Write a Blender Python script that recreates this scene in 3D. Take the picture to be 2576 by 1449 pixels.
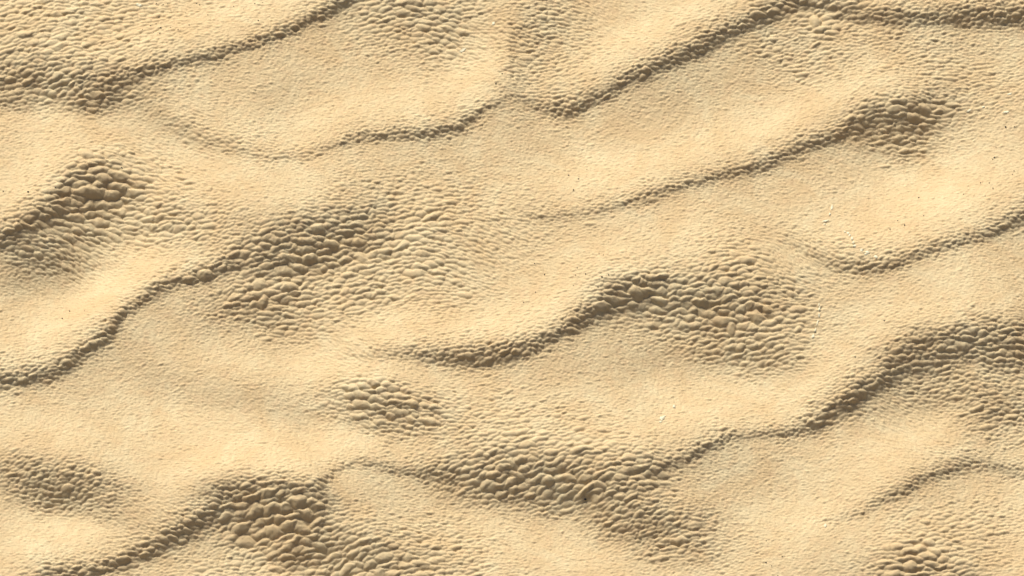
import bpy, math, random
import numpy as np
from mathutils import Vector

# ------------------------------------------------------------------ camera, sky, sun, exposure
scene = bpy.context.scene
for o in list(bpy.data.objects):
    bpy.data.objects.remove(o)
COL = scene.collection
PITCH = math.radians(60.0)
K = 0.01                      # metres of ground per layout unit
UC, VC = 1288.0, 724.5        # layout point at the world origin
DIST = 500.0
cam_d = bpy.data.cameras.new('camera')
cam = bpy.data.objects.new('camera', cam_d)
COL.objects.link(cam)
cam.location = (0, -DIST*math.cos(PITCH), DIST*math.sin(PITCH))
cam.rotation_euler = (math.pi/2 - PITCH, 0, 0)
cam_d.sensor_width = 36
cam_d.lens = 36*DIST/(2576*K)
cam_d.clip_start = 1
cam_d.clip_end = 6000
scene.camera = cam

SUN_EL = math.radians(42)
SUN_LEFT = math.radians(24)   # sun stands beyond the far edge, this far to the left
world = bpy.data.worlds.new('World')
scene.world = world
world.use_nodes = True
wn = world.node_tree
bg = wn.nodes['Background']
sky = wn.nodes.new('ShaderNodeTexSky')
sky.sky_type = 'NISHITA'
sky.sun_disc = False
sky.sun_elevation = SUN_EL
sky.sun_rotation = -SUN_LEFT
wn.links.new(sky.outputs[0], bg.inputs[0])
sky.dust_density = 7.0
sky.air_density = 0.55
sky.ozone_density = 0.5
bg.inputs[1].default_value = 0.12
sl = bpy.data.lights.new('sun', 'SUN')
sl.energy = 5.0
sl.angle = math.radians(16.0)
sl.color = (1.0, 0.97, 0.90)
so = bpy.data.objects.new('sun', sl)
COL.objects.link(so)
sd = Vector((-math.sin(SUN_LEFT)*math.cos(SUN_EL), math.cos(SUN_LEFT)*math.cos(SUN_EL), math.sin(SUN_EL)))
so.rotation_euler = sd.to_track_quat('Z', 'Y').to_euler()
so.location = sd*60
scene.view_settings.view_transform = 'Standard'
scene.view_settings.look = 'None'
scene.view_settings.exposure = -0.3
scene.view_settings.gamma = 1
scene.view_settings.use_curve_mapping = False
scene.render.engine = 'CYCLES'

# ------------------------------------------------------------------ helpers
rng = np.random.default_rng(11)

def lattice_noise(U, V, pu, pv, seed):
    """smooth gradient noise of the given periods, about -1..1"""
    r = np.random.default_rng(seed)
    x = U/pu + 1000.37; y = V/pv + 1000.71
    xi = np.floor(x).astype(np.int64); yi = np.floor(y).astype(np.int64)
    fx = x-xi; fy = y-yi
    N = 256
    ang = r.random((N, N))*2*np.pi
    gx = np.cos(ang); gy = np.sin(ang)
    def dot(ix, iy, dx, dy):
        a = ix % N; b = iy % N
        return gx[a, b]*dx + gy[a, b]*dy
    sx = fx*fx*fx*(fx*(fx*6-15)+10); sy = fy*fy*fy*(fy*(fy*6-15)+10)
    n00 = dot(xi, yi, fx, fy); n10 = dot(xi+1, yi, fx-1, fy)
    n01 = dot(xi, yi+1, fx, fy-1); n11 = dot(xi+1, yi+1, fx-1, fy-1)
    a = n00+(n10-n00)*sx; b = n01+(n11-n01)*sx
    return (a+(b-a)*sy)*1.5

def fractal(U, V, pu, pv, seed, octs=3, gain=0.5):
    t = 0; a = 1.0
    for i in range(octs):
        t = t + a*lattice_noise(U, V, pu/2**i, pv/2**i, seed+i*17); a *= gain
    return t

def bilerp(F, u, v):
    """sample a coarse field at layout coordinates"""
    x = np.clip((u-CU0)/CS, 0, F.shape[1]-1.001); y = np.clip((v-CV0)/CS, 0, F.shape[0]-1.001)
    xi = x.astype(np.int64); yi = y.astype(np.int64); fx = x-xi; fy = y-yi
    return (F[yi, xi]*(1-fx)*(1-fy) + F[yi, xi+1]*fx*(1-fy) + F[yi+1, xi]*(1-fx)*fy + F[yi+1, xi+1]*fx*fy)

def sstep(x, a, b):
    t = np.clip((x-a)/(b-a), 0, 1); return t*t*(3-2*t)

# ------------------------------------------------------------------ lie of the land
# every ridge: label, points (u, v, darkness/steepness, lobe size, width)
RIDGES = [
 ('long thin knobbly ridge rising from the upper left mound to the top edge',
  [(262,238,.8,24,20),(300,212,.8,22,17),(367,187,.8,20,15),(467,160,.8,18,14),(550,145,.8,19,14),(617,125,.75,18,13),(683,96,.8,20,14),(750,64,.8,20,15),(800,35,.9,22,16),(853,5,.9,24,16),(910,-35,.8,24,18)]),
 ('faint low ridge sagging in a shallow curve below the upper left ridge',
  [(383,283,.05,15,20),(450,320,.10,16,24),(533,362,.14,17,24),(617,393,.2,18,22),(683,407,.26,18,18),(767,404,.35,16,14),(833,384,.5,16,13),(880,362,.7,17,14),(926,350,.7,18,15),(1026,338,.75,18,16),(1109,330,.85,20,17),(1159,308,.85,22,15),(1209,282,.75,20,13),(1259,255,.5,17,12),(1300,240,.25,15,12)]),
 ('long dark ridge climbing from the upper middle to the top right corner',
  [(1312,240,.3,17,16),(1345,256,.5,18,18),(1376,264,.6,20,22),(1426,266,.8,20,24),(1476,254,.85,20,22),(1526,232,.85,19,18),(1576,208,.85,19,18),(1642,178,.9,20,18),(1712,147,1.0,22,20),(1767,118,1.0,22,20),(1817,92,1.0,22,20),(1867,67,.95,21,19),(1917,43,1.0,24,20),(1967,20,1.0,24,20),(2017,6,.9,24,20),(2067,8,.85,22,20),(2117,26,.75,22,22),(2184,42,.7,20,24),(2284,45,.7,18,24),(2384,41,.8,18,26),(2484,35,.95,20,28),(2560,36,1.0,22,28),(2660,40,1.0,22,26)]),
 ('long straight thin ridge running down left from the upper right mound',
  [(1320,545,.3,15,16),(1400,548,.4,15,16),(1480,541,.45,16,16),(1560,524,.55,17,16),(1640,504,.65,18,16),(1717,479,.65,17,15),(1784,456,.7,18,15),(1850,440,.75,18,15),(1900,426,.75,18,15),(1967,399,.8,19,15),(2017,373,.85,20,16),(2084,350,.85,20,16),(2150,318,.95,23,18),(2200,292,.95,25,20)]),
 ('pale sagging ridge at the right edge below the white streaks',
  [(1977,600,.25,17,16),(2017,627,.3,18,18),(2067,657,.4,19,20),(2134,677,.55,20,22),(2184,687,.7,21,22),(2217,688,.7,20,20),(2284,670,.65,18,18),(2350,643,.7,18,20),(2417,622,.7,18,18),(2484,597,.7,20,18),(2550,568,.8,24,18),(2620,530,.8,24,18)]),
 ('sharp dark ridge at the left running from the big mound down to the left edge',
  [(600,665,.9,26,20),(517,697,.95,24,20),(433,713,.9,21,18),(383,737,.85,20,17),(350,760,.9,20,16),(310,793,1.0,22,15),(293,818,1.05,24,15),(260,848,1.1,25,16),(227,873,1.1,26,16),(200,897,1.05,26,16),(160,928,1.0,24,18),(117,948,.9,22,22),(67,958,.9,20,24),(0,965,.9,20,24),(-80,970,.9,20,24)]),
 ('knobbly ridge curving up from the centre to the large dark mound on the right',
  [(860,884,.12,14,16),(926,890,.35,15,18),(1026,896,.6,17,22),(1126,906,.85,20,26),(1226,912,.95,21,28),(1292,902,.95,22,26),(1359,877,.95,22,22),(1409,851,.95,22,20),(1459,822,1.0,24,20),(1492,800,1.05,26,22),(1540,775,1.0,30,26)]),
 ('thin ridge climbing through the lower right to the dark mound at the edge',
  [(1640,1195,.8,22,18),(1680,1180,.55,18,14),(1717,1166,.65,20,15),(1750,1146,.75,22,16),(1784,1126,.7,20,15),(1817,1107,.65,18,15),(1867,1089,.6,16,13),(1917,1083,.6,16,13),(1984,1078,.75,17,16),(2034,1066,.95,19,20),(2084,1042,1.1,25,22),(2117,1022,1.15,28,22),(2150,1002,1.15,30,22),(2184,984,1.15,28,20),(2217,962,1.1,25,20),(2250,935,1.05,24,22),(2300,905,1.0,24,26)]),
 ('thin ridge arching up from the lower left mound to the lower middle mound',
  [(795,1262,.8,22,18),(815,1235,.6,18,14),(835,1205,.55,16,12),(859,1180,.5,15,12),(890,1166,.5,14,12),(950,1169,.6,14,14),(1050,1179,.75,15,17),(1130,1186,.85,20,20)]),
 ('dark ragged ridge slanting down to the lower left corner',
  [(815,1310,.4,24,16),(795,1285,.8,26,18),(755,1268,1.1,28,20),(700,1262,1.15,28,22),(640,1260,1.15,28,22),(585,1272,1.1,26,20),(533,1300,1.0,24,20),(483,1332,1.05,24,20),(417,1368,1.05,26,20),(350,1388,1.0,26,19),(300,1410,.9,22,19),(240,1430,.85,20,20),(180,1442,.85,20,22),(120,1455,.8,20,22)]),
 ('short dark ridge running from the left edge up to the darkest mound',
  [(-80,650,.8,24,18),(0,613,.95,26,16),(50,592,1.0,28,16),(90,568,1.05,30,18),(133,535,1.1,34,20),(165,500,1.1,40,22),(200,468,.8,40,22)]),
 ('fading low ridge in the lower right above the pale lobed mound',
  [(2077,1302,.2,15,14),(2150,1292,.4,15,15),(2217,1262,.6,17,16),(2284,1224,.7,18,16),(2334,1198,.7,18,17),(2384,1173,.65,17,18),(2434,1153,.6,17,22),(2500,1154,.55,16,22),(2576,1168,.5,16,20),(2660,1180,.5,16,20)]),
]
# knobbly mounds: label, list of ellipses (u, v, ru, rv, turn in degrees, darkness, lobe size)
MOUNDS = [
 ('large field of rounded lobes filling the upper left corner',
  [(150,60,270,150,0,.12,30),(110,130,230,70,6,.24,34),(120,205,190,50,4,.62,30),(215,240,85,30,-8,.65,30),(40,240,90,28,0,.45,22)]),
 ('patch of broad flat lobes at the top edge, left of the middle',
  [(1060,40,150,85,10,.26,33),(1050,8,120,40,0,.25,36)]),
 ('patch of small lobes right of the vertical crease at the top edge',
  [(1370,90,110,120,0,.24,24),(1300,130,40,130,0,.2,18)]),
 ('compact dark mound of angular lobes near the upper right',
  [(2290,295,105,52,-10,.62,32),(2270,275,70,28,-14,.3,34),(2300,345,90,38,-5,.35,22),(2380,270,90,32,-8,.05,28)]),
 ('darkest mound of deeply folded lobes at the left edge',
  [(245,490,95,62,-15,.7,50),(215,500,75,45,-35,.5,48),(90,590,80,28,-25,.12,28),(215,560,150,45,0,.42,38),(400,560,170,60,8,.3,35),(330,440,130,55,20,.0,36),(120,620,150,50,8,.3,26)]),
 ('largest dark mound of swollen lobes left of the middle',
  [(760,640,150,70,-10,.62,38),(880,590,110,70,-5,.5,35),(720,730,120,55,0,.42,38),(900,710,110,70,0,.3,36),(1010,640,170,110,10,.16,36),(860,760,110,40,0,.22,28),(1080,560,190,90,10,.02,32),(1060,740,120,45,0,.08,26),(680,760,130,60,10,.36,34)]),
 ('large dark mound of deeply furrowed lobes on the right',
  [(1790,770,190,66,6,.55,42),(1870,790,130,70,14,.3,42),(1610,740,90,36,-8,.65,40),(1880,850,130,50,6,.3,30),(1860,670,90,55,30,.0,36),(1960,770,80,70,10,.1,28),(1760,840,140,40,5,.15,24)]),
 ('dark lobed mound at the right edge with a rough lower slope',
  [(2400,885,150,42,-10,.7,28),(2520,880,110,60,0,.65,30),(2420,960,190,55,-8,.3,22),(2530,1020,110,80,0,.4,24)]),
 ('small mound of round lobes in the lower middle left of the pale hollow',
  [(950,1000,95,40,8,.25,42),(990,1035,150,45,14,.52,34),(1100,1060,110,45,20,.25,24)]),
 ('long mound of fat overlapping lobes in the lower middle',
  [(1300,1195,180,48,6,.55,38),(1440,1215,180,52,8,.6,40),(1560,1200,110,45,0,.4,36),(1400,1140,220,55,5,.02,36),(1600,1300,170,50,14,.42,26),(1700,1330,120,75,14,.34,24),(1250,1050,220,60,8,.02,24)]),
 ('mound with one large smooth boulder like lobe in the lower left',
  [(690,1258,125,26,3,.8,30),(720,1292,100,40,6,.6,50),(640,1310,80,42,0,.42,50),(740,1340,140,50,10,.35,40)]),
 ('mound of long swollen lobes along the bottom edge',
  [(900,1400,200,58,8,.4,36),(1000,1420,150,50,6,.3,38),(720,1410,180,50,0,.02,30),(1090,1370,140,70,8,.08,30)]),
 ('small dark lens of lobes at the lower left edge',
  [(150,1220,140,42,10,.6,26),(80,1200,90,25,10,.25,24),(240,1260,80,32,16,.4,20)]),
 ('pale mound of large lobes in the lower right corner',
  [(2330,1390,110,80,-15,.02,36),(2320,1440,110,45,0,.42,38),(2420,1350,130,70,-10,.0,30)]),
 ('brown band of rough low scales below the top right ridge',
  [(2020,110,150,80,10,.15,22),(2080,55,60,40,0,.1,36),(2250,90,250,60,5,.08,20),(2400,180,180,70,10,.02,22)]),
]
# gentle tone of the treads: broad slopes (u, v, ru, rv, turn, slope)  >0 leans to the sun, <0 away from it
SLOPES = [
 (430,60,260,70,-25,.18),(700,20,200,60,-20,.1),(650,240,260,60,-15,-.05),(950,260,260,70,-18,.14),(1215,130,75,110,0,.26),
 (1090,300,200,40,-16,.12),(700,290,60,70,30,-.10),(1500,130,120,80,-20,.16),(1650,90,170,50,-28,.14),(1450,440,170,80,-10,.16),
 (1750,370,260,60,-24,.12),(2150,170,200,60,-15,-.02),(2050,250,150,60,-20,.1),(1950,330,150,40,-24,.12),(2400,430,190,110,-20,.2),(2250,530,220,90,-20,.14),
 (2230,620,110,40,-5,.12),(1650,60,200,40,-20,.08),(60,520,80,50,-30,.16),(330,690,170,60,-22,.22),(240,750,130,70,-30,.18),
 (80,860,120,70,-20,.1),(700,560,160,50,10,-.12),(540,570,170,40,15,-.08),(1400,700,220,110,-15,.2),(1230,830,150,60,0,.14),(1350,800,160,50,-20,.16),(1700,600,240,60,-12,.06),
 (2180,780,170,90,-10,.06),(2400,740,200,80,-20,-.02),(2120,930,110,60,-30,.16),(1730,990,110,80,-10,.2),(1600,900,200,50,-10,-.08),(1950,900,100,60,30,-.12),(1850,1050,130,40,-10,.14),
 (2250,1090,150,50,-20,.12),(2400,1040,120,50,-25,.06),(2280,1170,150,40,-20,.14),(650,1010,230,42,10,-.17),(440,950,130,45,24,-.05),(60,690,110,40,0,-.2),(130,640,150,40,8,-.16),(430,320,110,28,32,-.14),(560,370,90,24,20,-.12),(1750,900,160,40,8,-.12),(1820,870,120,40,10,-.1),(2050,1010,60,30,0,-.05),(720,820,160,70,10,-.1),(540,800,160,60,-10,-.08),(950,800,120,30,10,.08),(2470,1010,130,80,0,-.14),(1640,1340,140,60,16,-.12),(1200,1240,200,30,6,-.1),(480,930,200,50,15,-.08),(820,920,90,45,10,.16),(850,1120,120,60,-20,.14),
 (300,1100,260,80,5,.12),(450,1190,200,70,-15,.16),(80,1340,140,80,-5,.18),(330,1300,70,60,40,-.14),(1000,1280,200,50,5,-.04),(1500,1390,260,60,5,.1),(1950,1350,180,90,-10,.16),(1900,1180,200,60,0,-.04),
 (2050,1300,90,50,0,.14),(2560,1400,110,60,0,.14),(1750,230,220,60,-18,-.06),(1500,330,220,50,-15,-.02),(200,330,220,60,5,-.06),(400,480,180,60,15,.1),
 (500,840,170,70,-20,-.06),(420,790,120,60,-20,-.08),(1330,880,130,30,-25,.1),(1000,860,160,30,0,.08),(2060,860,40,90,0,.1),
]
# where the ripples swing out of their usual direction (u, v, r_u, r_v, degrees added)
TURNS = [(1250,640,150,110,42),(1210,110,110,80,36),(270,640,140,90,30),(230,720,100,70,32),(2250,1080,110,70,45),(2010,940,80,80,25),
 (1530,40,100,60,45),(350,1310,120,70,35),(700,1020,250,70,18),(500,340,200,80,22),(2020,650,90,60,35),(880,870,100,60,40),(430,460,160,80,25),(1960,640,80,60,30),(1000,1060,160,70,20),(620,1360,140,60,-8)]

# coarse fields -----------------------------------------------------
U0, U1, V0, V1 = -82.0, 2658.0, -62.0, 1511.0
CS = 4.0
PAD = 260
CU0, CV0 = U0-PAD, V0-PAD
cu = np.arange(CU0, U1+PAD+CS, CS); cv = np.arange(CV0, V1+PAD+CS, CS)
CU, CV = np.meshgrid(cu, cv)
# ragged edges: the masks are read through a warp
wU = CU + 22*fractal(CU, CV, 130, 100, 5) + 5*lattice_noise(CU, CV, 26, 20, 6)
wV = CV + 14*fractal(CU, CV, 120, 90, 25) + 4*lattice_noise(CU, CV, 26, 20, 26)
rU = CU + 5*lattice_noise(CU, CV, 60, 50, 35); rV = CV + 5*fractal(CU, CV, 55, 45, 36, 2)

grade = np.zeros_like(CU)
SIZE = np.full_like(CU, 6.3)
ASP = np.full_like(CU, 1.85)
AMP = np.zeros_like(CU)                      # 0 smooth ripple, 1 deep knobbles
feat_w = []                                  # one weight field per ridge or mound

for label, pts in RIDGES:
    P = np.array(pts, float)
    best = np.full(CU.shape, 1e9); sd_ = np.zeros_like(CU)
    par = [np.zeros_like(CU) for _ in range(3)]
    endf = np.zeros_like(CU)
    for a, b in zip(P[:-1], P[1:]):
        dx, dy = b[0]-a[0], b[1]-a[1]; L = math.hypot(dx, dy)
        t = ((rU-a[0])*dx + (rV-a[1])*dy)/L**2
        tc = np.clip(t, 0, 1)
        ex = rU-(a[0]+tc*dx); ey = rV-(a[1]+tc*dy)
        d = np.hypot(ex, ey)
        s = np.sign((rU-a[0])*dy - (rV-a[1])*dx)      # + above the line
        if dx < 0: s = -s
        m = d < best
        best[m] = d[m]; sd_[m] = (s*d)[m]
        for q in range(3):
            par[q][m] = (a[2+q]+(b[2+q]-a[2+q])*tc)[m]
    dark, size, wid = par
    up = np.clip(sd_, 0, None); dn = np.clip(-sd_, 0, None)
    prof = np.where(sd_ > 0, .66*np.exp(-(up/(wid*.72))**1.6)+.34*np.exp(-up/(wid*2.8)), np.exp(-(dn/(wid*.6))**2))
    grade -= 1.0*dark*prof
    near = np.exp(-(best/260)**4)
    grade += .14*np.minimum(dark, 1)*np.where(sd_ > 0, np.exp(-((up-95)/55)**2), 0)
    grade -= .30*np.minimum(dark, 1)*np.where(sd_ <= 0, np.exp(-dn/70)*(1-np.exp(-(dn/8)**2)), 0)
    lob = np.where(sd_ > 0, np.exp(-(up/(wid*2.6))**1.4), np.exp(-(dn/(wid*1.3))**1.5))
    SIZE = np.maximum(SIZE, 6.3+(size*.66-6.3)*lob)
    AMP = np.maximum(AMP, np.clip(dark, 0, 1.1)*np.where(sd_ > 0, np.exp(-(up/(wid*2.0))**1.5), np.exp(-(dn/(wid*1.1))**1.5)))
    ASP -= .45*lob*np.exp(-(best/60)**2)
    feat_w.append(np.where(dark > .2, np.where(sd_ > 0, np.exp(-(up/(wid*1.5))**2), np.exp(-(dn/(wid*.95))**2)), 0)*1.05)

for label, ells in MOUNDS:
    w = np.zeros_like(CU)
    dk = np.zeros_like(CU)
    for (eu, ev, ru, rv, turn, dark, size) in ells:
        c, s = math.cos(math.radians(turn)), math.sin(math.radians(turn))
        x = ((wU-eu)*c+(wV-ev)*s)/ru; y = (-(wU-eu)*s+(wV-ev)*c)/rv
        r2 = x*x+y*y
        m = np.exp(-r2**1.2*.8)
        w = np.maximum(w, m); dk = np.maximum(dk, dark*(.78*m+.22*np.exp(-r2*.28)))
        SIZE = np.maximum(SIZE, 6.3+(size*.56-6.3)*np.exp(-r2**1.15*.6))
        ASP = np.maximum(ASP, 1.8+.35*m)
        AMP = np.maximum(AMP, (.42+.75*min(dark, .8))*m)
    grade -= dk*1.45
    feat_w.append(w)
for (eu, ev, ru, rv, turn, g) in SLOPES:
    c, s = math.cos(math.radians(turn)), math.sin(math.radians(turn))
    x = ((wU-eu)*c+(wV-ev)*s)/ru; y = (-(wU-eu)*s+(wV-ev)*c)/rv
    grade += (g if g > 0 else 1.7*g)*np.exp(-(x*x+y*y))
# the straight crease near the top, left of the middle
cr = sstep(CV, 20, 60)*(1-sstep(CV, 205, 240))
grade += cr*np.where(CU < 1279, .08*np.exp(-(1279-CU)/80), -.07*np.exp(-(CU-1279)/90))
grade += .035*fractal(CU, CV, 220, 120, 77, 3)
THETA = np.full_like(CU, -9.0) + 10*fractal(CU, CV, 260, 160, 51, 2)
for (eu, ev, ru, rv, d) in TURNS:
    THETA += d*np.exp(-((CU-eu)/ru)**2-((CV-ev)/rv)**2)
SIZE *= 1+.2*fractal(CU, CV, 90, 60, 91, 2)
SIZE = np.clip(SIZE, 5.4, 60)

# broad relief from the grades: a least squares surface whose slope along the light follows them
win = sstep(CU, CU0+60, U0+60)*(1-sstep(CU, U1-60, U1+PAD-60))*sstep(CV, CV0+60, V0+60)*(1-sstep(CV, V1-60, V1+PAD-60))
grade = np.clip(grade*1.1, -1.0, .32)
grade -= (grade*win).sum()/win.sum()
G = np.fft.fft2(grade*win)
ku = 2*np.pi*np.fft.fftfreq(len(cu), CS)[None, :]; kv = 2*np.pi*np.fft.fftfreq(len(cv), CS)[:, None]
ca, sa = math.cos(SUN_LEFT), math.sin(SUN_LEFT)
kd = ku*sa + kv*ca; kp = ku*ca - kv*sa
MACRO = np.real(np.fft.ifft2(-1j*kd*G/(kd**2+.02*kp**2+(2*np.pi/1400)**2)))

# ------------------------------------------------------------------ lobes and ripples
SP = 1.8
gu = np.arange(U0, U1+.1, SP); gv = np.arange(V0, V1+.1, SP)
NU, NV = len(gu), len(gv)
GU, GV = np.meshgrid(gu, gv)

RS = 1.25                                            # occupancy raster for the scatter
occ = np.zeros((int((V1-V0+120)/RS), int((U1-U0+120)/RS)), bool)
def scatter(n_try, k_along, k_across, rnd):
    cand_u = rnd.uniform(U0-30, U1+30, n_try); cand_v = rnd.uniform(V0-30, V1+30, n_try)
    S = bilerp(SIZE, cand_u, cand_v)*np.exp(rnd.normal(0, .16, n_try))
    T = np.radians(bilerp(THETA, cand_u, cand_v)+rnd.normal(0, 5, n_try))
    A = bilerp(AMP, cand_u, cand_v)
    # still ground: small and drawn out along the crest; knobbles: rounder
    asp = np.clip(bilerp(ASP, cand_u, cand_v), 1.15, 2.3)*np.exp(rnd.normal(0, .2, n_try))
    keep = []
    for i in range(n_try):
        iu = int((cand_u[i]-U0+60)/RS); iv = int((cand_v[i]-V0+60)/RS)
        if occ[iv, iu]: continue
        keep.append(i)
        b = S[i]*.5*k_across; a = b*asp[i]*k_along
        w = int(a/RS)+1; h = int(max(b, a*abs(math.sin(T[i])))/RS)+1
        ys, xs = np.ogrid[-h:h+1, -w:w+1]
        c, s = math.cos(T[i]), math.sin(T[i])
        p = (xs*c+ys*s)*RS/a; q = (-xs*s+ys*c)*RS/b
        y0, y1, x0, x1 = iv-h, iv+h+1, iu-w, iu+w+1
        if y0 < 0 or x0 < 0 or y1 > occ.shape[0] or x1 > occ.shape[1]: continue
        occ[y0:y1, x0:x1] |= (p*p+q*q) < 1
    k = np.array(keep)
    return cand_u[k], cand_v[k], S[k], T[k], A[k], asp[k]
BIG = [(2057,52,37,34,60),(646,1290,52,36,-20),(692,1330,56,30,8),(768,1296,66,26,14),(765,1328,46,34,30),(805,1362,48,26,20),(620,1350,60,30,0),
 (663,748,30,44,70),(655,714,44,36,0),(722,682,66,28,0),(268,506,76,34,-8),(215,512,50,30,-20),(250,437,62,28,-6),(300,470,64,28,16),(190,540,58,30,0),
 (245,545,70,28,-4),(140,560,50,28,-15),(213,397,44,32,20),(959,991,32,28,0),(915,1016,56,28,15),(1010,1005,50,22,10),(1600,746,48,36,0),(1850,657,38,34,20),
 (1660,760,50,28,10),(1900,800,54,34,20),(1780,790,62,28,16),(1840,822,34,38,60),(2346,1390,36,32,20),(2306,1386,30,28,0),(2330,1366,34,30,20),(2280,1425,44,28,0),
 (2332,268,36,32,10),(2300,290,46,26,0),(1300,1192,48,26,20),(1290,1170,34,34,40),(1420,1205,60,26,10),(1500,1225,54,28,10),(900,1405,54,24,5),(960,1425,60,28,5),
 (800,590,44,30,0),(830,620,44,28,10),(1030,560,52,22,-20),(1090,545,56,24,-25),(910,645,44,30,25)]
rnd = np.random.default_rng(4)
for (bu, bv, bw, bh, bt) in BIG:
    iu = int((bu-U0+60)/RS); iv = int((bv-V0+60)/RS); m = int(max(bw, bh)/RS)+2
    ys, xs = np.ogrid[-m:m+1, -m:m+1]
    c, s = math.cos(math.radians(bt)), math.sin(math.radians(bt))
    p = (xs*c+ys*s)*RS/(bw*.62); q = (-xs*s+ys*c)*RS/(bh*.62)
    y0, y1, x0, x1 = max(iv-m, 0), iv+m+1, max(iu-m, 0), iu+m+1
    blk = ((p*p+q*q) < 1)[y0-(iv-m):, x0-(iu-m):]
    blk = blk[:occ.shape[0]-y0, :occ.shape[1]-x0]
    occ[y0:y1, x0:x1] |= blk
su, sv, sS, sT, sA, sasp = scatter(1000000, 1.0, 1.0, rnd)
bb = np.array(BIG, float)
su = np.r_[su, bb[:, 0]]; sv = np.r_[sv, bb[:, 1]]; sS = np.r_[sS, bb[:, 3]*.95]; sT = np.r_[sT, np.radians(bb[:, 4])]
sA = np.r_[sA, bilerp(AMP, bb[:, 0], bb[:, 1])]; sasp = np.r_[sasp, bb[:, 2]/bb[:, 3]*1.05]
NS = len(su)
print('seeds', NS)

bs = sS*.5                                          # half depth of a lobe across its crest
as_ = bs*sasp
Hs = 24*(sS/24)**.9*(.265+.11*np.clip(sA, 0, 1.1))*np.exp(rnd.normal(0, .15, NS))
Hs[-len(BIG):] *= .92                                # the broad lobes lie flatter
# vertices read the lobes through a warp, so no lobe is a clean ellipse
Sg = bilerp(SIZE, GU, GV); Ag = bilerp(AMP, GU, GV)
wu = GU + Sg*(.30*lattice_noise(GU, GV, 34, 26, 101)+.16*lattice_noise(GU, GV, 15, 12, 102))
wv = GV + Sg*(.22*lattice_noise(GU, GV, 34, 26, 103)+.12*lattice_noise(GU, GV, 15, 12, 104))
LOB = np.full(NU*NV, -1e3)
cells = np.full(NU*NV, -1, np.int64)
wuf, wvf = wu.ravel(), wv.ravel()
def splat(write_ids):
    order = np.argsort(as_)
    start = 0
    while start < NS:
        lim = as_[order[start]]*1.12
        end = start
        while end < NS and as_[order[end]] <= lim and end-start < 1500: end += 1
        idx = order[start:end]; start = end
        amax = as_[idx].max(); bmax = bs[idx].max()
        rw = int((amax*1.9+bmax*.7)/SP)+2; rh = int((bmax*2.5+amax*.5)/SP)+2
        oy, ox = np.mgrid[-rh:rh+1, -rw:rw+1]
        oy = oy.ravel(); ox = ox.ravel()
        iu = np.rint((su[idx]-U0)/SP).astype(np.int64)[:, None]+ox[None, :]
        iv = np.rint((sv[idx]-V0)/SP).astype(np.int64)[:, None]+oy[None, :]
        ok = (iu >= 0) & (iu < NU) & (iv >= 0) & (iv < NV)
        flat = np.where(ok, iv*NU+iu, 0)
        dx = wuf[flat]-su[idx][:, None]; dy = wvf[flat]-sv[idx][:, None]
        c = np.cos(sT[idx])[:, None]; s = np.sin(sT[idx])[:, None]
        p = (dx*c+dy*s)/as_[idx][:, None]; q = (-dx*s+dy*c)/bs[idx][:, None]
        ka = np.clip(sA[idx], 0, 1)[:, None]
        fq = np.where(q < 0, (np.abs(q)/(.95-.2*ka))**1.8, (np.abs(q)/(.75+.3*ka))**1.9)
        # a lobe is a little round in plan and pulls down at its ends
        val = Hs[idx][:, None]*(1-fq-.8*p*p)
        val = np.where(ok, val, -1e3)
        if not write_ids:
            np.maximum.at(LOB, flat.ravel(), val.ravel())
        else:
            hit = ok & (val >= LOB[flat]-1e-9)
            r, cc = np.nonzero(hit)
            cells[flat[r, cc]] = idx[r]
splat(False); splat(True)
LOB = LOB.reshape(NV, NU); cells = cells.reshape(NV, NU)
LOB = np.maximum(LOB, -Sg*.05)
cells = np.where(cells < 0, 0, cells)
# soften the groove by one vertex where ripples are fine
def blur(F, n):
    for _ in range(n):
        Fp = np.pad(F, 1, 'edge')
        F = (Fp[1:-1, 1:-1]*4+Fp[:-2, 1:-1]+Fp[2:, 1:-1]+Fp[1:-1, :-2]+Fp[1:-1, 2:])/8
    return F
rim = np.zeros((NV, NU))
for dy, dx in ((0, 1), (1, 0)):
    d = (cells[dy:, dx:] != cells[:NV-dy, :NU-dx]).astype(float)
    rim[:NV-dy, :NU-dx] = np.maximum(rim[:NV-dy, :NU-dx], d*(1.0 if dy else .35))
LOB = blur(LOB, 1) - blur(rim, 1)*(.42+.065*Sg*(.3+Ag))
# creases and dimples on the big lobes, faint grain everywhere
big = sstep(Sg, 18, 36)
fold = 1-np.abs(lattice_noise(wu, wv, 30, 20, 201))*1.6
dents = sstep(Sg, 26, 46)*Sg*(.03*fold+.02*lattice_noise(GU, GV, 26, 15, 203))*np.clip(Ag+.2, 0, 1)
crinkle = np.clip(Ag, 0, 1)*(1.1*(1-2.2*np.abs(lattice_noise(wu, wv, 15, 9, 221)))+.6*lattice_noise(wu, wv, 9, 6, 222))
grain = crinkle+.22*lattice_noise(GU, GV, 6, 5, 210)+.5*lattice_noise(GU, GV, 16, 11, 211)
edge = sstep(GU, U0, U0+16)*(1-sstep(GU, U1-16, U1))*sstep(GV, V0, V0+14)*(1-sstep(GV, V1-14, V1))
HEIGHT = bilerp(MACRO, GU, GV) + (LOB + dents + grain)*edge
SINP = math.sin(PITCH)
XS = (GU-UC)*K
YS = (VC-GV)*K/SINP
ZS = HEIGHT*K

def surface(u, v):
    x = (u-U0)/SP; y = (v-V0)/SP
    xi = int(min(max(x, 0), NU-2)); yi = int(min(max(y, 0), NV-2))
    return float(ZS[yi:yi+2, xi:xi+2].max())
def place(u, v, up=0.0):
    return Vector(((u-UC)*K, (VC-v)*K/SINP, surface(u, v)+up))

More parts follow.
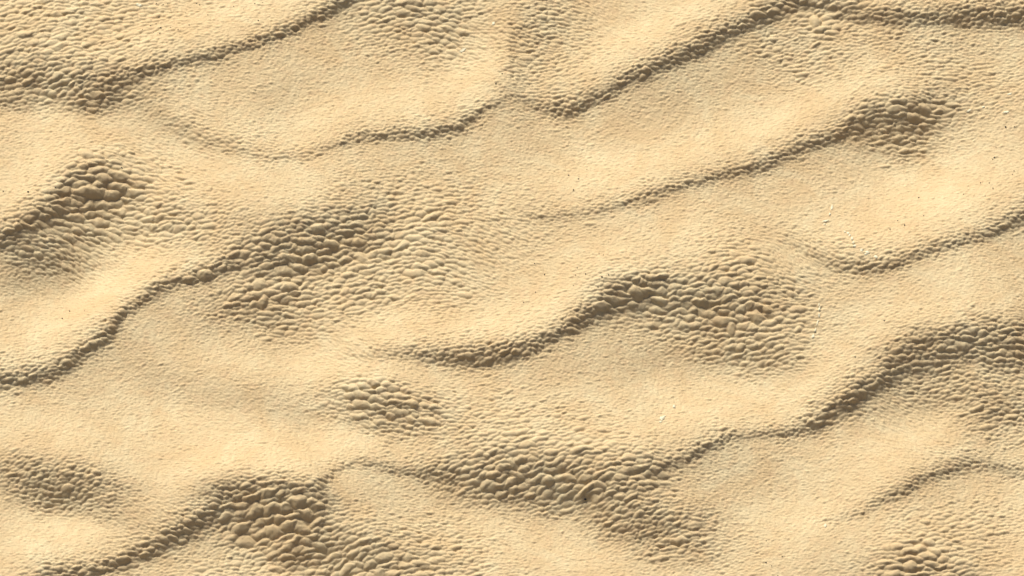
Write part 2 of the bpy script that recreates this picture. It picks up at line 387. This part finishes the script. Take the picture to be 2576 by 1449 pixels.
# ------------------------------------------------------------------ materials
def sand_material(name='tan_crust', ripples=False):
    m = bpy.data.materials.new(name)
    m.use_nodes = True
    nt = m.node_tree; N = nt.nodes; L = nt.links
    b = N['Principled BSDF']
    b.inputs['Roughness'].default_value = .8
    b.inputs['Specular IOR Level'].default_value = .25
    tc = N.new('ShaderNodeTexCoord')
    def noise(scale, detail, rough=.55, dist=0.0):
        n = N.new('ShaderNodeTexNoise'); n.inputs['Scale'].default_value = scale
        n.inputs['Detail'].default_value = detail; n.inputs['Roughness'].default_value = rough
        n.inputs['Distortion'].default_value = dist
        L.new(tc.outputs['Object'], n.inputs['Vector']); return n
    n1 = noise(.75, 6, .65, .8)       # broad stain of cream and tan mineral
    r1 = N.new('ShaderNodeValToRGB')
    r1.color_ramp.elements[0].position = .36; r1.color_ramp.elements[0].color = (.52, .39, .212, 1)
    r1.color_ramp.elements[1].position = .68; r1.color_ramp.elements[1].color = (.572, .475, .285, 1)
    L.new(n1.outputs['Fac'], r1.inputs['Fac'])
    n2 = noise(5.0, 4)               # pinkish blotches, hand sized
    r2 = N.new('ShaderNodeValToRGB')
    r2.color_ramp.elements[0].position = .48; r2.color_ramp.elements[0].color = (0, 0, 0, 1)
    r2.color_ramp.elements[1].position = .72; r2.color_ramp.elements[1].color = (.55, .55, .55, 1)
    L.new(n2.outputs['Fac'], r2.inputs['Fac'])
    mx = N.new('ShaderNodeMix'); mx.data_type = 'RGBA'
    mx.inputs['B'].default_value = (.53, .38, .215, 1)
    L.new(r2.outputs['Color'], mx.inputs['Factor']); L.new(r1.outputs['Color'], mx.inputs['A'])
    n3 = noise(38, 5, .7)
    mu = N.new('ShaderNodeMix'); mu.data_type = 'RGBA'; mu.blend_type = 'MULTIPLY'
    mr = N.new('ShaderNodeMapRange'); mr.inputs['To Min'].default_value = .86; mr.inputs['To Max'].default_value = 1.14
    L.new(n3.outputs['Fac'], mr.inputs['Value'])
    mu.inputs['Factor'].default_value = 1
    L.new(mx.outputs['Result'], mu.inputs['A']); L.new(mr.outputs['Result'], mu.inputs['B'])
    L.new(mu.outputs['Result'], b.inputs['Base Color'])
    bp = N.new('ShaderNodeBump'); bp.inputs['Strength'].default_value = .35; bp.inputs['Distance'].default_value = .02
    n4 = noise(60, 4, .6)
    L.new(n4.outputs['Fac'], bp.inputs['Height']); L.new(bp.outputs['Normal'], b.inputs['Normal'])
    if ripples:                       # the coarse sheet beyond the frame gets its ripples from the material
        mp = N.new('ShaderNodeMapping'); mp.inputs['Scale'].default_value = (5.5, 8.5, 1)
        L.new(tc.outputs['Object'], mp.inputs['Vector'])
        vo = N.new('ShaderNodeTexVoronoi'); vo.feature = 'SMOOTH_F1'; vo.inputs['Scale'].default_value = 1
        L.new(mp.outputs['Vector'], vo.inputs['Vector'])
        b2 = N.new('ShaderNodeBump'); b2.invert = True
        b2.inputs['Strength'].default_value = .6; b2.inputs['Distance'].default_value = .03
        L.new(vo.outputs['Distance'], b2.inputs['Height']); L.new(bp.outputs['Normal'], b2.inputs['Normal'])
        L.new(b2.outputs['Normal'], b.inputs['Normal'])
    return m
def plain_material(name, c0, c1, scale, rough):
    m = bpy.data.materials.new(name); m.use_nodes = True
    nt = m.node_tree; b = nt.nodes['Principled BSDF']
    b.inputs['Roughness'].default_value = rough
    n = nt.nodes.new('ShaderNodeTexNoise'); n.inputs['Scale'].default_value = scale; n.inputs['Detail'].default_value = 4
    r = nt.nodes.new('ShaderNodeValToRGB')
    r.color_ramp.elements[0].position = .35; r.color_ramp.elements[0].color = (*c0, 1)
    r.color_ramp.elements[1].position = .65; r.color_ramp.elements[1].color = (*c1, 1)
    nt.links.new(n.outputs['Fac'], r.inputs['Fac']); nt.links.new(r.outputs['Color'], b.inputs['Base Color'])
    return m
CRUST = sand_material()
FAR_CRUST = sand_material('far_crust', True)
BLACK = plain_material('black_stone', (.012, .014, .012), (.03, .03, .022), 30, .7)
WHITE = plain_material('white_mineral', (.56, .51, .34), (.68, .64, .46), 14, .7)

# ------------------------------------------------------------------ the ground, cut along its grooves
quad_cell = cells[:-1, :-1]                          # lobe of every quad
# feature of every lobe
fw = np.stack([bilerp(f, su, sv) for f in feat_w])
seed_feat = np.where(fw.max(0) > .42, fw.argmax(0), -1)
labels = [r[0] for r in RIDGES]+[m[0] for m in MOUNDS]
names = ['ridge']*len(RIDGES)+['mound']*len(MOUNDS)
counts = np.bincount(quad_cell.ravel(), minlength=NS)
inside = (su > 4) & (su < 2572) & (sv > 4) & (sv < 1445)
seed_obj = np.full(NS, -1)                           # object slot of every lobe: -1 ground
objs = []                                            # (name, parent slot, feature)
feat_slot = {}
for f in range(len(labels)):
    mine = np.nonzero(seed_feat == f)[0]
    if len(mine) == 0: continue
    slot = len(objs); objs.append((names[f], None, f)); feat_slot[f] = slot
    seed_obj[mine] = slot
    lim = 60
    cand = mine[(counts[mine] > 70) & inside[mine]]
    cand = cand[np.argsort(-counts[cand])][:lim]
    for sidx in cand:
        seed_obj[sidx] = len(objs); objs.append(('lobe', slot, f))
print('objects', len(objs))
qobj = seed_obj[quad_cell].ravel()+1                  # 0 = ground
iq = np.arange((NV-1)*(NU-1)); qr = iq//(NU-1); qc = iq % (NU-1)
v00 = qr*NU+qc
quads = np.stack([v00, v00+NU, v00+NU+1, v00+1], 1)   # counter clockwise seen from above
order = np.argsort(qobj, kind='stable')
bounds = np.searchsorted(qobj[order], np.arange(len(objs)+2))
COORD = np.stack([XS.ravel(), YS.ravel(), ZS.ravel()], 1).astype(np.float32)

def mesh_from(name, qd, origin):
    vi, inv = np.unique(qd.ravel(), return_inverse=True)
    me = bpy.data.meshes.new(name)
    nv, nq = len(vi), len(qd)
    me.vertices.add(nv); me.loops.add(nq*4); me.polygons.add(nq)
    me.vertices.foreach_set('co', (COORD[vi]-np.array(origin, np.float32)).ravel())
    me.loops.foreach_set('vertex_index', inv.astype(np.int32).ravel())
    me.polygons.foreach_set('loop_start', np.arange(0, nq*4, 4, dtype=np.int32))
    me.polygons.foreach_set('use_smooth', np.ones(nq, bool))
    me.update(calc_edges=True)
    me.materials.append(CRUST)
    return me

ground = bpy.data.objects.new('ground', mesh_from('ground', quads[order[bounds[0]:bounds[1]]], (0, 0, 0)))
COL.objects.link(ground)
ground['kind'] = 'structure'; ground['category'] = 'ground'
ground['label'] = 'pale tan ground of fine scale like ripples between the darker ridges'
made = []
for k, (nm, par, f) in enumerate(objs):
    sel = order[bounds[k+1]:bounds[k+2]]
    if len(sel) == 0:
        made.append(None); continue
    ob = bpy.data.objects.new(nm, mesh_from(nm, quads[sel], (0, 0, 0)))
    COL.objects.link(ob)
    made.append(ob)
    if par is None:
        ob['kind'] = 'structure'; ob['category'] = nm; ob['label'] = labels[f]
    else:
        ob.parent = made[par]
# the same ground going on round about, beyond the frame: a coarser sheet laid round the fine one
st = 8
cx, cy = np.unique(np.r_[0:NU:st, NU-1]), np.unique(np.r_[0:NV:st, NV-1])
nx, ny = len(cx), len(cy)
CO = np.stack([XS[np.ix_(cy, cx)].ravel(), YS[np.ix_(cy, cx)].ravel(), ZS[np.ix_(cy, cx)].ravel()], 1)
a = (np.arange(ny-1)[:, None]*nx+np.arange(nx-1)[None, :]).ravel()
fq_ = np.stack([a, a+nx, a+nx+1, a+1], 1)
fm = bpy.data.meshes.new('far_ground')
fm.from_pydata(CO.tolist(), [], fq_.tolist())
for p in fm.polygons: p.use_smooth = True
fm.materials.append(FAR_CRUST)
x0, x1 = float(XS.min()), float(XS.max()); y0, y1 = float(YS.min()), float(YS.max())
W, D = x1-x0, y1-y0
for i in range(-2, 3):
    for j in range(-2, 3):
        if i == 0 and j == 0: continue
        fo = bpy.data.objects.new('far_ground', fm); COL.objects.link(fo)
        mx, my = (-1 if i % 2 else 1), (-1 if j % 2 else 1)      # turned over, so edges meet at the same height
        fo.scale = (mx, my, 1)
        fo.location = (i*W + (0 if mx > 0 else x0+x1), j*D + (0 if my > 0 else y0+y1), 0)
        fo.parent = ground
plain = bpy.data.meshes.new('far_ground')
B = 900.0
bx0, bx1, by0, by1 = x0-2*W, x1+2*W, y0-2*D, y1+2*D
plain.from_pydata([(-B,-B,-.4),(B,-B,-.4),(B,B,-.4),(-B,B,-.4),(bx0,by0,-.4),(bx1,by0,-.4),(bx1,by1,-.4),(bx0,by1,-.4)], [],
                  [(0,1,5,4),(1,2,6,5),(2,3,7,6),(3,0,4,7)])
plain.materials.append(FAR_CRUST)
fo = bpy.data.objects.new('far_ground', plain); COL.objects.link(fo); fo.parent = ground

# ------------------------------------------------------------------ small black stones
def stone_mesh(seed):
    r = random.Random(seed)
    vs = []; fs = []
    rings = 4; segs = 7
    vs.append((0, 0, .8))
    for i in range(1, rings):
        a = math.pi*i/rings
        for j in range(segs):
            b = 2*math.pi*(j+.5*(i % 2))/segs
            q = r.uniform(.8, 1.15)
            vs.append((math.sin(a)*math.cos(b)*q, math.sin(a)*math.sin(b)*q*.85, math.cos(a)*.8*q))
    vs.append((0, 0, -.7)); last = len(vs)-1
    for j in range(segs):
        fs.append((0, 1+j, 1+(j+1) % segs))
        for i in range(rings-2):
            p = 1+i*segs; n = p+segs
            fs.append((p+j, n+j, n+(j+1) % segs, p+(j+1) % segs))
        p = 1+(rings-2)*segs
        fs.append((p+j, last, p+(j+1) % segs))
    me = bpy.data.meshes.new('black_stone'); me.from_pydata(vs, [], fs)
    for p in me.polygons: p.use_smooth = True
    me.materials.append(BLACK); return me
stone_meshes = [stone_mesh(i) for i in range(5)]
# clusters: label, group, [(u, v, width)]
STONES = [
 ('tiny black stone on the pale lobes near the upper left ridge', 'black stones near the upper left ridge',
  [(372,68,2.6),(386,62,2),(398,75,3.4),(423,74,2),(442,82,2.4),(470,68,2.2),(380,87,2),(396,92,2.6),(447,96,1.8),(352,81,1.8),(393,42,3),(386,4,2.4),(403,6,2),(414,5,2),(488,3,2.4),(496,7,2.4),(423,23,2),(461,31,1.8),(517,39,2.6),(582,15,2.4),(636,9,2.8),(645,59,3.4),(607,24,1.8),(656,5,1.8)]),
 ('tiny black stone on the bright slope by the vertical crease', 'black stones by the vertical crease',
  [(1263,187,3),(1247,213,3.6)]),
 ('tiny black stone in the pale hollow under the upper middle slope', 'black stones in the upper middle hollow',
  [(1431,437,3),(1456,449,3.2),(1457,442,1.8),(1443,482,3.4),(1477,421,1.8)]),
 ('tiny black stone on the bright ripples right of the upper right mound', 'black stones by the right edge',
  [(2536,311,4),(2558,311,2),(2506,391,2.6),(2502,396,2.4),(2555,433,2.4),(2551,443,2),(2470,460,2.6),(2492,462,2.4),(2501,479,3),(2427,491,2),(2314,493,3.2),(2260,564,2.4),(2277,579,3),(2240,589,2.8),(2325,553,2.2),(2537,559,2),(2511,364,2),(2481,500,2)]),
 ('tiny black stone on the pale ripples left of the furrowed mound', 'black stones in the middle hollow',
  [(1345,663,3),(1370,694,3.4),(1347,740,2.4),(1317,767,2.4),(1448,705,2.2),(1473,705,3),(1514,718,4),(1531,713,3.2),(1504,741,3),(1452,685,2),(1507,651,2.6),(1518,656,2.2),(1442,733,1.8)]),
 ('tiny black stone in the pale hollow below the dark left edge mound', 'black stones in the left hollow',
  [(175,769,3.4),(157,792,3.2),(213,775,1.8),(5,494,3),(68,500,3.4),(137,488,2.6)]),
 ('lone tiny black stone on the rippled slope at the right', 'black stones on the right slope',
  [(2223,821,3),(2149,908,2.6)]),
 ('tiny black stone on the pale flat near the bottom right', 'black stones on the bottom right flat',
  [(1922,1412,3.4),(1936,1421,2.4),(1962,1398,2.4),(1951,1447,2.6),(1923,1355,2)]),
 ('larger black stone lodged between the fat lobes of the lower middle mound', None, [(1471,1249,6)]),
 ('small black stone beside the upper fold of the dark left edge mound', None, [(303,426,3)]),
]
def single_out(label, spots, noun, size):
    """the outermost and the largest of a scatter get words of their own"""
    n = len(spots)
    if n == 1: return [label]
    out = [None]*n
    tests = [('largest', lambda p: -size(p)), ('leftmost', lambda p: p[0]), ('rightmost', lambda p: -p[0]), ('topmost', lambda p: p[1]), ('lowest', lambda p: -p[1])]
    where = label.split(noun, 1)[1].strip()
    head = label.split(noun, 1)[0].strip()+' '+noun
    if n == 2: tests = tests[1:3]
    for word, key in tests:
        i = min(range(n), key=lambda k: key(spots[k]))
        if out[i] is None: out[i] = word+' '+head+' '+where
    for i in range(n):
        if out[i] is None: out[i] = 'inner '+head+' '+where
    return out
rs = random.Random(8)
for label, group, spots in STONES:
    texts = single_out(label, spots, 'black stone', lambda p: p[2])
    for (u, v, w), text in zip(spots, texts):
        o = bpy.data.objects.new('black_stone', rs.choice(stone_meshes))
        COL.objects.link(o)
        r = w*.62*K
        o.scale = (r*rs.uniform(.9, 1.3), r, r*rs.uniform(.8, 1.1))
        o.rotation_euler = (0, 0, rs.uniform(0, 6.28))
        o.location = place(u, v, r*.25)
        o['label'] = text; o['category'] = 'stone'
        if group: o['group'] = group

# ------------------------------------------------------------------ white mineral crusts
def crust(u, v, ru, rv, turn, label, group, seed):
    r = random.Random(seed)
    c, s = math.cos(math.radians(turn)), math.sin(math.radians(turn))
    segs = 14; vs = []; fs = []
    base = place(u, v)
    prof = [(0.0, .012), (.5, .010), (.85, .006), (1.0, -.02)]
    rad = [r.uniform(.6, 1.2) for _ in range(segs)]
    for i, (f, z) in enumerate(prof):
        n = 1 if i == 0 else segs
        for j in range(n):
            a = 2*math.pi*j/segs; q = f*rad[j]
            du = math.cos(a)*ru*q; dv = math.sin(a)*rv*q
            pu, pv = u+du*c-dv*s, v+du*s+dv*c
            p = place(pu, pv, z)-base
            vs.append(p)
    for j in range(segs):
        k = (j+1) % segs
        fs.append((0, 1+k, 1+j))
        for i in range(2):
            p = 1+i*segs; n = p+segs
            fs.append((p+j, p+k, n+k, n+j))
    me = bpy.data.meshes.new('white_crust'); me.from_pydata(vs, [], fs)
    for p in me.polygons: p.use_smooth = True
    me.materials.append(WHITE)
    o = bpy.data.objects.new('white_crust', me); COL.objects.link(o); o.location = base
    o['label'] = label; o['category'] = 'crust'
    if group: o['group'] = group
CRUSTS = [
 ('white mineral crust in the bent streak above the pale sagging ridge', 'white crusts above the sagging ridge',
  [(2127,592,4,3,20),(2134,596,4,4,30),(2138,602,4,4,70),(2144,612,4,6,0),(2147,624,4,5,-10),(2150,634,5,5,20),(2168,646,5,5,30),(2182,653,7,5,45),(2178,657,4,3,10),(2204,666,8,4,35)]),
 ('white mineral crust in the short upright streak left of the bright slope', 'white crusts in the short upright streak',
  [(2095,522,4,9,5),(2089,541,3,5,0),(2079,560,9,4,-10),(2075,569,4,3,-10)]),
 ('white mineral crust on the pale ripples at the right edge', 'white crusts at the right edge',
  [(2548,226,9,4,-20),(2537,273,11,5,-5),(2444,267,10,3,-25),(2480,258,5,3,-10)]),
 ('white mineral crust along the right foot of the furrowed mound', 'white crusts at the foot of the furrowed mound',
  [(2060,768,2,6,5),(2061,779,3,7,5),(2060,795,3,7,5),(2056,812,2,9,12),(2050,830,2,9,15),(2045,845,4,7,20)]),
 ('white mineral crust on the pale slope above the thin lower right ridge', 'white crusts on the pale lower slope',
  [(1694,1018,4,6,0),(1664,1056,7,8,10),(1669,1050,3,5,40),(1660,1066,4,4,0)]),
 ('white mineral crust on the bright slope beside the vertical crease', 'white crusts by the vertical crease',
  [(1241,54,5,4,-20),(1163,110,9,5,-20)]),
 ('white mineral crust on the lobes at the top left edge', None, [(342,10,9,5,10)]),
 ('pale mineral crust at the end of the fading low ridge', None, [(2071,1319,4,6,0)]),
]
n = 0
for label, group, spots in CRUSTS:
    texts = single_out(label, spots, 'mineral crust', lambda p: p[2]*p[3])
    for (u, v, ru, rv, t), text in zip(spots, texts):
        crust(u, v, ru, rv, t, text, group, 300+n); n += 1
